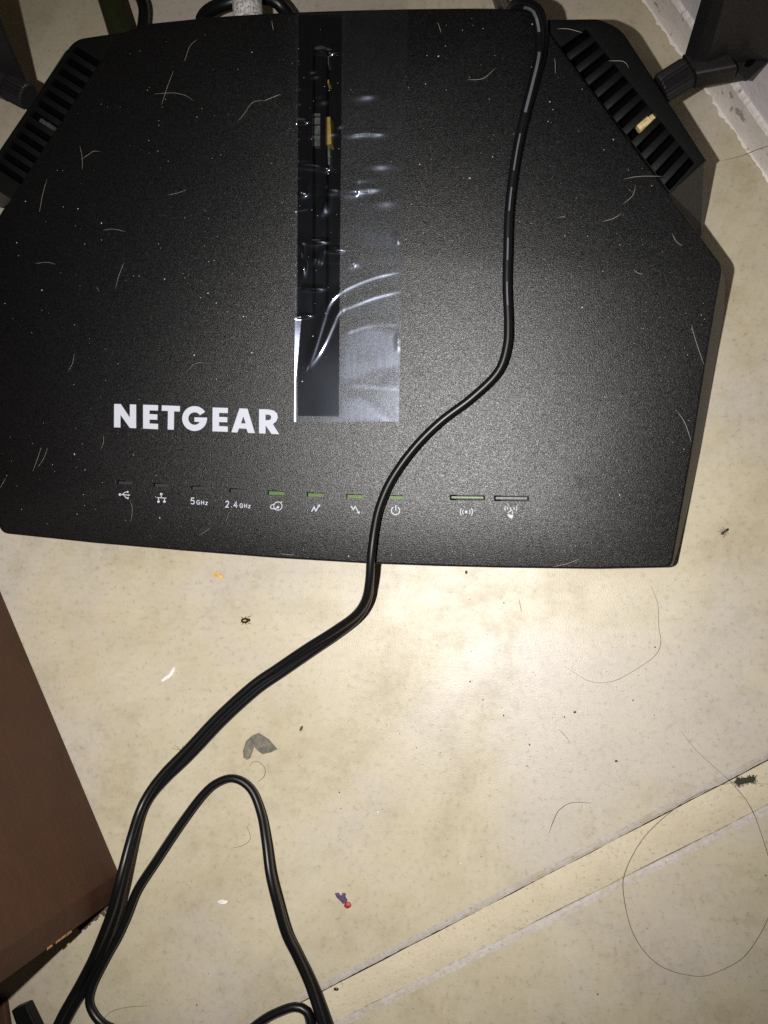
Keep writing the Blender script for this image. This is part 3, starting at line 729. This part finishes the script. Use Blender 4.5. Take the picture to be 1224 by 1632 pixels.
for x, y, r, l in ((445, 1069, 12, 0), (405, 1097, 6, 0), (352, 1145, 0, 0), (303, 1197, 8, 0), (262, 1238, 36, 0), (238, 1268, 56, .0006), (223, 1297, 64, .003), (210, 1340, 62, .0085), (199, 1383, 58, .0125), (190, 1420, 52, .0135), (179, 1462, 40, .0105), (157, 1520, 24, .005), (134, 1566, 24, .0018), (108, 1612, 24, .0008), (94, 1640, 20, 0), (60, 1710, 0, 0), (40, 1790, 10, 0), (80, 1850, 30, 0), (170, 1830, 50, 0), (235, 1760, 60, 0), (228, 1690, 80, 0), (190, 1648, 84, 0)): K(x, y, r, RC+GAP*abs(math.sin(math.radians(r)))+0.0002+l)
for x, y, r in ((163, 1632, 86), (148, 1614, 88), (142, 1594, 90), (149, 1566, 90), (171, 1522, 88), (187, 1493, 86), (202, 1460, 86), (219, 1418, 85), (250, 1370, 85), (286, 1316, 86), (322, 1268, 88), (347, 1247, 90), (374, 1241, 90), (400, 1258, 88), (416, 1296, 85), (424, 1342, 84), (430, 1390, 83), (440, 1432, 80), (456, 1486, 74), (474, 1522, 68), (496, 1568, 56), (516, 1624, 40), (540, 1700, 30), (550, 1780, 40), (525, 1800, 60), (505, 1740, 76), (500, 1670, 82), (495, 1632, 84), (488, 1612, 86), (470, 1605, 87), (446, 1612, 86), (418, 1627, 84), (380, 1660, 70), (320, 1720, 50), (280, 1820, 40)): K(x, y, r, 0)
def lift(px, py, dz):
    i = min(range(len(keys)), key=lambda k: (Vector(keys[k][:3])-at(px, py, keys[k][2])).length)
    p = at(px, py, keys[i][2]+dz); keys[i] = (p.x, p.y, p.z, keys[i][3])
for x, y, dz in ((416, 1296, .002), (424, 1342, .006), (430, 1390, .009), (440, 1432, .009), (456, 1486, .006), (474, 1522, .002)): lift(x, y, dz)
sw = catmull(keys, 0.0022)
mbc = MB(); rings = []; npf = len(prof); frames = []
for i in range(len(sw)):
    p = Vector(sw[i][:3]); t_ = (Vector(sw[min(i+1, len(sw)-1)][:3])-Vector(sw[max(i-1, 0)][:3])).normalized()
    upv = (EYE-p).normalized()
    s = t_.cross(upv).normalized(); q = s.cross(t_); r = math.radians(sw[i][3])
    e1_, e2_ = s*math.cos(r)+q*math.sin(r), -s*math.sin(r)+q*math.cos(r); frames.append((p, s, q, e1_, e2_))
    rings.append([p+e1_*x+e2_*y for x, y in prof])
mbc.add([v for rg in rings for v in rg], [(i*npf+k, i*npf+(k+1) % npf, (i+1)*npf+(k+1) % npf, (i+1)*npf+k) for i in range(len(rings)-1) for k in range(npf)]+[tuple(range(npf)), tuple((len(rings)-1)*npf+k for k in range(npf))])
cord = mbc.build('power_cord', M['cord'], None, smooth=False)
cord.data.polygons.foreach_set('use_smooth', [True]*len(cord.data.polygons))
tag(cord, 'black flat two core power cord running over the router and looping on floor', 'power cord')
# grey dashes printed along the cord's upper core
mbd = MB()
def dash(i0, i1, hw=.00052):
    pts = []
    for i in range(i0, i1+1):
        p, s, q, a1, a2 = frames[i]; sg = 1 if a1.dot(q) > 0 else -1
        c = p+a1*GAP*sg; out = (q*0.86-s*0.5*0+a2*0.0).normalized()
        pts.append((c+out*(RC+0.00006), s))
    n = len(pts); mbd.add([c+s*hw for c, s in pts]+[c-s*hw for c, s in pts], [(i, i+1, n+i+1, n+i) for i in range(n-1)])
def near(px, py):
    best = min(range(min(len(frames), 140)), key=lambda i: ((frames[i][0]-lid(px, py, .004)).length)); return best
for (xa, ya), (xb, yb) in (((850, 10), (862, 55)), ((855, 92), (838, 183)), ((828, 215), (820, 272)), ((815, 300), (811, 340)), ((810, 380), (809, 420)), ((809, 450), (811, 490))):
    dash(near(xa, ya), near(xb, yb), .00052 if ya < 200 else .00028)
mbd.build('printed_stripe', M['dash'], cord)

# ------------------------------------------------------------------ cabinet at lower left, cables behind
cb = [at(-260, 320), at(0, 938), at(190, 1390), at(187, 1412), at(182, 1435)]
cpoly = [(p.x, p.y) for p in cb]+[(at(-250, 1490).x, at(-250, 1490).y), (at(-700, 900).x, at(-700, 900).y)]
mb = MB(); mb.prism([Vector((x, y, 0.0004)) for x, y in cpoly], (0, 0, 0.20))
cab = mb.build('cabinet', M['wood'])
m = cab.modifiers.new('edge', 'BEVEL'); m.width = 0.0006; m.segments = 2; m.limit_method = 'ANGLE'
tag(cab, 'brown wood laminate cabinet side standing on the floor at lower left', 'cabinet')
mb = MB()
cdir = Vector((cpoly[4][0], cpoly[4][1], 0))
for k, z in enumerate((0.036, 0.040, 0.044, 0.05)):
    mb.prism([cdir+Vector((0.0002, -0.0003, z+0.0002)), cdir+Vector((0.0002, -.0003, z+0.0037)), cdir+Vector((-.0006, .0012, z+0.003)), cdir+Vector((-0.0004, .0009, z+.0008))], (0.0003, 0.0004, 0))
mb.build('chipped_edge', M['chip'], cab)
mb = MB(); mb.prism([at(17, 1611, .006), at(41, 1601, .006), at(62, 1645, .006), at(34, 1660, .006)], (0, 0, -0.0055))
o = mb.build('plastic_block', M['vent']); m = o.modifiers.new('edge', 'BEVEL'); m.width = 0.0007; m.segments = 2
tag(o, 'small black block in the lower left corner below the brown cabinet', 'block')
mb = MB(); mb.prism([at(-40, 1585, .004), at(7, 1597, .004), at(16, 1660, .004), at(-60, 1680, .004)], (0, 0, -0.0036))
o = mb.build('wooden_post', M['wood']); m = o.modifiers.new('edge', 'BEVEL'); m.width = 0.0012; m.segments = 2
tag(o, 'brown wooden post end cut off by the lower left corner', 'post')

def cable(name, pts, r, mat, label, cat, step=0.003, sides=12):
    mb = MB(); P = [tuple(at(x, y, z)) for x, y, z in pts]; tube(mb, catmull(P, step), r, sides); o = mb.build(name, mat, None, smooth=False)
    o.data.polygons.foreach_set('use_smooth', [len(p.vertices) == 4 for p in o.data.polygons]); tag(o, label, cat); return o
cable('network_cable', [(140, -120, .02), (164, -40, .021), (183, 20, .021), (200, 75, .022), (215, 120, .022)], 0.0062, M['olive'], 'dark olive cable plugged in behind the left rear of the router', 'cable')
cable('thin_cable', [(200, -60, .012), (219, -15, .014), (229, 12, .016), (228, 40, .016), (222, 75, .016)], 0.0028, M['cord'], 'thin black cable curving down beside the olive cable', 'cable')
cable('adapter_cable', [(318, 60, .022), (322, 30, .026), (338, 14, .030), (365, 4, .032), (400, -4, .030), (432, -2, .026), (452, 14, .022), (470, 40, .02)], 0.0031, M['cord'], 'black cable arching behind the speckled cable at the router back', 'cable')
cable('speckled_cable', [(386, -90, .040), (391, -30, .042), (395, 20, .042), (398, 60, .040)], 0.0068, M['speck'], 'thick white and grey speckled cable behind the router', 'cable', sides=20)

# ------------------------------------------------------------------ hairs
def hair(pts, mat, r, label, group, surf, name):
    if surf == 'lid': P = [tuple(lid(x, y, 0.00025+0.0004*math.sin(i*1.7)**2)) for i, (x, y) in enumerate(pts)]
    elif surf == 'vent': P = [tuple(lid(x, y, VW+0.0004)) for x, y in pts]
    elif surf == 'wall': P = [tuple(at(x, y, z)) for x, y, z in pts]
    else: P = [tuple(at(x, y, 0.0003+0.0003*math.sin(i*1.3)**2)) for i, (x, y) in enumerate(pts)]
    mb = MB(); tube(mb, catmull(P, 0.0012), r, 5, lambda t: 0.35+0.65*min(1, 4*t, 4*(1-t))); o = mb.build(name, mat)
    o.data.polygons.foreach_set('use_smooth', [True]*len(o.data.polygons)); tag(o, label, 'hair', group)
GL, GF = 'pale pet hairs stuck on the router', 'stray hairs lying on the floor'
LH = [
 ([(277, 112), (268, 135), (257, 168)], 'long steep pale hair of the crossing pair at upper left of the lid'),
 ([(245, 150), (275, 148), (295, 152), (308, 160)], 'long flat pale hair crossing another at upper left of the lid'),
 ([(315, 63), (303, 73), (294, 98)], 'faint hooked hair on the lid below the speckled cable'),
 ([(127, 231), (131, 252), (131, 270)], 'upright hair of the forked pair left of centre on the lid'),
 ([(129, 254), (140, 247), (149, 241), (160, 242)], 'bent branch hair of the forked pair at left on the lid'),
 ([(75, 285), (68, 310), (63, 338)], 'faint long hair beside the left vent panel'),
 ([(164, 367), (180, 365), (200, 369)], 'bright flat arched hair high on the left half of the lid'),
 ([(267, 311), (285, 307), (298, 302)], 'short bright slanting hair left of the tape, upper lid'),
 ([(378, 195), (390, 180), (403, 163), (420, 160)], 'faint bent hair left of the upper tape'),
 ([(420, 161), (447, 150)], 'short faint hair touching the left edge of the upper tape'),
 ([(56, 420), (75, 418), (88, 421)], 'faint flat arched hair near the left edge of the lid'),
 ([(198, 418), (190, 438), (184, 460)], 'faint steep hair in the middle of the left lid half'),
 ([(153, 456), (158, 464)], 'tiny tilted hair left of the faint steep hair on the lid'),
 ([(118, 563), (116, 578), (108, 592)], 'dim curved hair above and left of the white lettering'),
 ([(66, 712), (60, 730), (52, 752)], 'left hair of the close faint pair at the lower left of the lid'),
 ([(76, 713), (70, 730), (60, 745)], 'right hair of the close faint pair at the lower left of the lid'),
 ([(164, 693), (165, 705), (160, 718)], 'bright curved hair just below the first white letter N'),
 ([(207, 796), (211, 812), (208, 832)], 'bright arched hair hanging below the trident shaped white icon'),
 ([(9, 762), (0, 778)], 'short hair cut by the left picture edge on the lid'),
 ([(366, 815), (360, 832)], 'faint short hair below the 2.4 GHz marking'),
 ([(318, 853), (335, 842)], 'short slanting hair near the front edge below the 5 GHz marking'),
 ([(433, 32), (434, 40), (436, 48)], 'tiny upright hair at the back edge left of the tape'),
 ([(745, 127), (770, 125), (790, 108)], 'pale bent hair on the lid between tape and cord, near the back'),
 ([(697, 35), (700, 42), (703, 52)], 'short tilted hair near the back edge right of the tape'),
 ([(884, 92), (885, 105), (885, 118)], 'straight upright hair right of the cord near the back of the lid'),
 ([(995, 285), (1020, 281), (1055, 281)], 'long bright flat hair by the lower end of the right vent panel'),
 ([(993, 325), (1008, 312), (1013, 295)], 'faint curved hair under the long flat hair by the right vent'),
 ([(960, 353), (978, 348), (990, 340)], 'pale slanting hair right of the cord, upper right of the lid'),
 ([(890, 347), (902, 344)], 'tiny bright hair right of the cord, level with the vent end'),
 ([(1071, 372), (1078, 385), (1088, 392)], 'short bright curved hair near the right corner of the lid'),
 ([(1102, 517), (1108, 540), (1122, 582)], 'thin long hair along the right edge of the lid'),
 ([(1079, 655), (1092, 675), (1102, 705)], 'bright curved hair at the lower right edge of the lid'),
 ([(880, 903.5), (905, 898), (925, 890)], 'pale curved hair on the front edge of the lid right of the buttons'),
 ([(687, 503), (697, 515), (703, 525)], 'short curved hair on the lid between the tape and the cord bend'),
 ([(445, 882), (458, 884), (470, 884)], 'short flat hair near the front edge left of the cord'),
 ([(1010, 430), (1018, 436), (1026, 437)], 'small faint hair on the right part of the lid above centre'),
 ([(860, 610), (866, 622)], 'tiny hair right of the cord where it bends'),
 ([(300, 590), (310, 580), (325, 577)], 'faint hair on the lid above the white letter T'),
]
for pts, lb in LH: hair(pts, M['hair_pale'], 0.000033 if pts[0][0] < 420 else 0.000052, lb, GL, 'lid', 'hair')
VH = [([(888, 46), (905, 46), (928, 52)], 'flat pale hair on the solid top corner of the right vent panel'), ([(970, 97), (994, 98), (1002, 108)], 'bent pale hair lying across the slats of the right vent panel')]
for pts, lb in VH: hair(pts, M['hair_pale'], 0.000068, lb, GL, 'vent', 'hair')
FH = [
 ([(1085, 1165), (1110, 1196), (1140, 1224), (1165, 1247), (1195, 1285), (1215, 1335), (1232, 1400), (1226, 1458), (1190, 1520), (1150, 1546), (1110, 1556), (1050, 1538), (1010, 1490), (993, 1420), (1000, 1380), (1030, 1330), (1080, 1285), (1120, 1262), (1165, 1248), (1224, 1250), (1260, 1258)], M['hair_grey'], .00011, 'very long hair coiled in a wide loop across the grout joint'),
 ([(875, 1328), (882, 1308), (892, 1290), (912, 1279), (943, 1280)], M['hair_dark'], .00012, 'short dark bent hair above the grout joint'),
 ([(1037, 933), (1048, 962), (1050, 1000), (1053, 1024), (1043, 1046), (1005, 1072), (975, 1086), (940, 1086), (900, 1062)], M['hair_grey'], .00009, 'fine hooked hair on the floor below the router right corner'),
 ([(398, 1222), (402, 1215), (412, 1214), (422, 1224), (421, 1237), (410, 1247)], M['hair_grey'], .00013, 'small curled hair under the grey flake by the cord loop'),
 ([(368, 1352), (388, 1347), (399, 1336), (394, 1318)], M['hair_grey'], .00009, 'fine hook shaped hair inside the cord loop'),
 ([(163, 1626), (178, 1612), (205, 1605), (240, 1603)], M['hair_grey'], .00011, 'brown arched hair at the bottom right of the cord bend'),
 ([(827, 955), (831, 975)], M['hair_grey'], .00008, 'faint short hair in the brightest patch of floor'),
 ([(890, 1162), (900, 1172), (908, 1182)], M['hair_grey'], .00008, 'faint short hair in the middle of the floor tile'),
]
for pts, mt, r, lb in FH: hair(pts, mt, r, lb, GF, 'floor', 'hair')
hair([(1232, 230, .0185), (1205, 239, .006), (1180, 249, .0008), (1150, 256, .0004)], M['hair_dark'], 0.0001, 'dark hair running from the skirting onto the floor', GF, 'wall', 'hair')
hair([(1110, 98, .0475), (1113, 110, .0475), (1121, 121, .0475)], M['hair_pale'], 0.0001, 'pale hair hanging on the right antenna hinge', GL, 'wall', 'hair')

# ------------------------------------------------------------------ insects, crumbs and scraps
def ell(mb, c, ax, rx, ry, rz, n=10, m=6):
    ax = Vector(ax).normalized(); s = Vector((0, 0, 1)).cross(ax).normalized(); u_ = Vector((0, 0, 1)); vs = []
    for i in range(1, m):
        t_ = math.pi*i/m
        for k in range(n):
            f_ = 2*math.pi*k/n; vs.append(c+ax*rx*math.cos(t_)+s*ry*math.sin(t_)*math.cos(f_)+u_*rz*math.sin(t_)*math.sin(f_))
    fs = [(i*n+k, i*n+(k+1) % n, (i+1)*n+(k+1) % n, (i+1)*n+k) for i in range(m-2) for k in range(n)]
    vs += [c+ax*rx, c-ax*rx]; q = len(vs)
    fs += [(q-2, (k+1) % n, k) for k in range(n)]+[(q-1, (m-2)*n+k, (m-2)*n+(k+1) % n) for k in range(n)]
    mb.add(vs, fs)
c = at(390, 989, .0011); ax = at(400, 988)-at(380, 990)
bt = empty('beetle', at(390, 989), 'tiny dead brown beetle on the floor below the router front', 'insect')
mb = MB(); ell(mb, c, ax, .0019, .0013, .0010); ell(mb, c+ax.normalized()*.0020, ax, .0007, .0008, .0006); mb.build('body', M['bug'], bt, True)
mb = MB(); ell(mb, c+ax.normalized()*.0002+Vector((0, 0, .0008)), ax, .0009, .0005, .0004); mb.build('wing_spot', M['bugspot'], bt, True)
s = Vector((0, 0, 1)).cross(ax).normalized(); a1 = ax.normalized()
for sd in (-1, 1):
    for k in (-.9, .3, 1.4):
        mb = MB(); tube(mb, [c+a1*.001*k+s*sd*.0010, c+a1*.0013*k+s*sd*.0015+Vector((0, 0, .0002)), c+a1*(.0021*k)+s*sd*.0019-Vector((0, 0, .0009))], .00011, 5); mb.build('leg', M['bug'], bt)
c = at(1154, 848, .0008); ax = at(1162, 842)-at(1150, 851); a1 = ax.normalized(); s = Vector((0, 0, 1)).cross(a1)
an = empty('ant', at(1154, 848), 'small dead ant on the floor right of the router corner', 'insect')
mb = MB(); ell(mb, c+a1*.0014, a1, .0010, .0006, .0006); ell(mb, c, a1, .0006, .0004, .0004); ell(mb, c-a1*.0010, a1, .0006, .00055, .0005); mb.build('body', M['ant_bug'], an, True)
for sd in (-1, 1):
    for k in (-1.2, -.2, .9):
        mb = MB(); tube(mb, [c+a1*.0004*k+s*sd*.0004, c+a1*.0009*k+s*sd*.0012+Vector((0, 0, .0002)), c+a1*.0013*k+s*sd*.0018-Vector((0, 0, .0007))], .00009, 5); mb.build('leg', M['ant_bug'], an)
def scrap(name, pts, z, mat, label, cat, parent=None, thick=0.0004, jag=0.0002, curl=0.0):
    P = [at(x, y, z) for x, y in pts]; P = [p+Vector((random.uniform(-jag, jag), random.uniform(-jag, jag), random.uniform(0, curl))) for p in P]
    mb = MB(); cc = sum(P, Vector())/len(P)+Vector((0, 0, curl*.5)); n = len(P)
    mb.add(P+[cc]+[Vector((p.x, p.y, max(p.z-thick, .0001))) for p in P], [(i, (i+1) % n, n) for i in range(n)]+[(i, (i+1) % n, n+1+(i+1) % n, n+1+i) for i in range(n)]+[tuple(range(n+1, 2*n+1))])
    o = mb.build(name, mat, parent)
    if label: tag(o, label, cat)
    return o
scrap('crumb', [(340, 912), (346, 911), (353, 915), (356, 920), (350, 922), (343, 919)], .0008, M['crumb'], 'flat yellow orange crumb on floor below the router left front', 'crumb', curl=.0005)
scrap('white_flake', [(279, 1063), (280, 1068), (273, 1077), (266, 1083), (257, 1087), (258, 1082), (268, 1075), (275, 1066)], .0004, M['white'], 'white streaky flake stuck on the floor left of the cord', 'flake', curl=.0003)
scrap('white_smear', [(347, 1437), (354, 1434), (364, 1436), (360, 1440), (350, 1441)], .0003, M['white'], 'small white smear inside the cord loop', 'smear', curl=.0001)
m, nt, b = newmat('grey_film'); b.inputs['Base Color'].default_value = (.22, .20, .17, 1); b.inputs['Alpha'].default_value = 0.72; b.inputs['Roughness'].default_value = .4
nf = noise(nt, 260, 6, .8); rf = ramp(nt, nf.outputs['Fac'], [(.36, .45), (.5, .8), (.62, .97)]); rc = ramp(nt, nf.outputs['Fac'], [(.35, (.26, .235, .19)), (.65, (.09, .08, .066))]); nt.links.new(rc.outputs[0], b.inputs['Base Color']); nt.links.new(rf.outputs[0], b.inputs['Alpha'])
pl = [(412, 1168), (428, 1178), (442, 1194), (432, 1199), (418, 1202), (410, 1196), (405, 1190), (399, 1208), (394, 1211), (388, 1208), (387, 1196), (392, 1181), (402, 1172)]
P = [at(x, y, .0006) for x, y in pl]; P += [p-Vector((0, 0, .0003)) for p in P]; n = len(pl)
tris = delaunay_2d_cdt([Vector((p.x*1000, p.y*1000)) for p in P[:n]], [(i, (i+1) % n) for i in range(n)], [], 1, 1e-5)[2]
o = mk('plastic_flake', P, [tuple(f) for f in tris]+[(i, (i+1) % n, n+(i+1) % n, n+i) for i in range(n)], m)
tag(o, 'bent translucent grey flake on the floor above the cord loop', 'flake')
sc = empty('candy_scrap', at(545, 1437), 'tiny purple and red scrap on the floor above the grout joint', 'scrap')
scrap('purple_wrapper', [(534, 1423), (538, 1424), (543, 1429), (545, 1424), (550, 1424), (551, 1430), (553, 1435), (552, 1439), (547, 1440), (542, 1436), (537, 1431)], .001, M['purple'], None, None, sc, .0008, jag=.0003, curl=.0008)
mb = MB(); ell(mb, at(554, 1443, .0009), (1, .3, 0), .0016, .0013, .0008); mb.v = [v+Vector((mnoise.noise(v*900), mnoise.noise(v*900+Vector((5, 0, 0))), 0))*0.0006 for v in mb.v]; mb.build('red_bead', M['red'], sc, True)
lt = empty('lint', at(1187, 1244), 'dark fuzzy piece of lint on the grout joint at right', 'lint')
mb = MB(); ell(mb, at(1187, 1244, .0012), at(1200, 1242)-at(1175, 1247), .0043, .0011, .0010, 14, 8)
a1 = (at(1200, 1242)-at(1175, 1247)).normalized()
for k in range(150):
    c = at(1187, 1244, .0011)+a1*random.uniform(-.0042, .0042); th = random.uniform(0, 6.28); d = Vector((math.cos(th), math.sin(th), random.uniform(-.3, .6)))
    tube(mb, [c+d*.0006, c+d*.0013, c+d*random.uniform(.0015, .0022)], .00006, 3)
mb.build('fuzz', M['lint'], lt)
def bead(px, py, rx, ry, ang, mat, label, cat, name):
    mb = MB(); ell(mb, at(px, py, ry*.75), (math.cos(ang), math.sin(ang), 0), rx, ry, ry*.7); tag(mb.build(name, mat, None, True), label, cat)
bead(535.5, 1576.5, .0011, .0007, 0.0, M['bug'], 'tiny dark oval seed on the grout joint', 'seed', 'seed')
bead(480, 1161, .0013, .0006, 1.1, M['dirt'], 'dark elongated grain right of the grey flake', 'grain', 'dirt_grain')
bead(982, 1213, .0006, .0005, .4, M['dirt'], 'round dark grain on the tile above the grout joint', 'grain', 'dirt_grain')
bead(916, 1135, .0006, .0005, .4, M['dirt'], 'round dark grain below the hooked floor hair', 'grain', 'dirt_grain')
bead(743, 909+3, .0008, .0006, 1.6, M['dirt'], 'dark grain at the router front edge below the greenish button', 'grain', 'dirt_grain')
fly = empty('gnat', at(289, 1197), 'tiny dead gnat on the floor left of the cord', 'insect')
mb = MB(); ell(mb, at(290, 1197, .0006), (1, -.5, 0), .0010, .0004, .0004); mb.build('body', M['dirt'], fly, True)
for dx, dy in ((-14, -3), (-10, -7), (3, -8), (6, 5)):
    mb = MB(); tube(mb, [at(289, 1196, .0006), at(289+dx*.5, 1196+dy*.6, .0008), at(289+dx, 1196+dy, .0003)], .00007, 4); mb.build('leg', M['dirt'], fly)
dc = MB()
for k in range(90):
    t_ = random.random(); x = 178-t_*52+random.gauss(0, 2.0); y = 1440+t_*40+random.gauss(0, 2.2); r = random.uniform(.0003, .0011)
    ell(dc, at(x, y, r*.6), (random.uniform(-1, 1), random.uniform(-1, 1), 0.1), r*1.3, r*.8, r*.7, 5, 4)
tag(dc.build('dirt_crumbs', M['dirt']), 'dark dirt crumbs gathered along the foot of the brown cabinet', 'dirt', None, 'stuff')
# specks nobody could count
def specks(name, n, pick, mat, r0, r1, label, cat):
    mb = MB()
    for k in range(n):
        p, up = pick(); r = random.uniform(r0, r1)*(2.0 if random.random() < .10 else 1); a = random.uniform(0, 6.28); e1 = Vector((math.cos(a), math.sin(a), 0))*r*random.uniform(1, 1.8); e2 = Vector((-math.sin(a), math.cos(a), 0))*r
        mb.add([p+e1, p+e2, p-e1, p-e2, p+up*r*.6], [(0, 1, 4), (1, 2, 4), (2, 3, 4), (3, 0, 4)])
    tag(mb.build(name, mat), label, cat, None, 'stuff')
def pf():
    while True:
        if random.random() < .35: x, y = random.gauss(770, 130), random.gauss(1160, 80)
        else: x, y = random.uniform(0, 1230), random.uniform(880, 1640)
        if y > 915 and not (x < 200 and y > 930 and x < (y-930)*.42+10): return at(x, y, .0002), Vector((0, 0, 1))
specks('floor_specks', 330, pf, M['dirt'], .00007, .00020, 'scattered dark dirt specks on the beige floor', 'dirt')
specks('pale_specks', 120, pf, M['white'], .00008, .00022, 'scattered pale specks on the beige floor', 'dust')
lidpoly_px = [(187, 60), (840, 20), (1145, 424), (1070, 895), (600, 890), (10, 845), (-40, 440)]
def pl_():
    while True:
        x, y = random.uniform(0, 1150), random.uniform(20, 900)
        if inpoly((x, y), lidpoly_px): return lid(x, y, .00003), N
specks('lid_dust', 520, pl_, M['dust'], .00006, .00016, 'fine pale dust specks on the black router lid', 'dust')
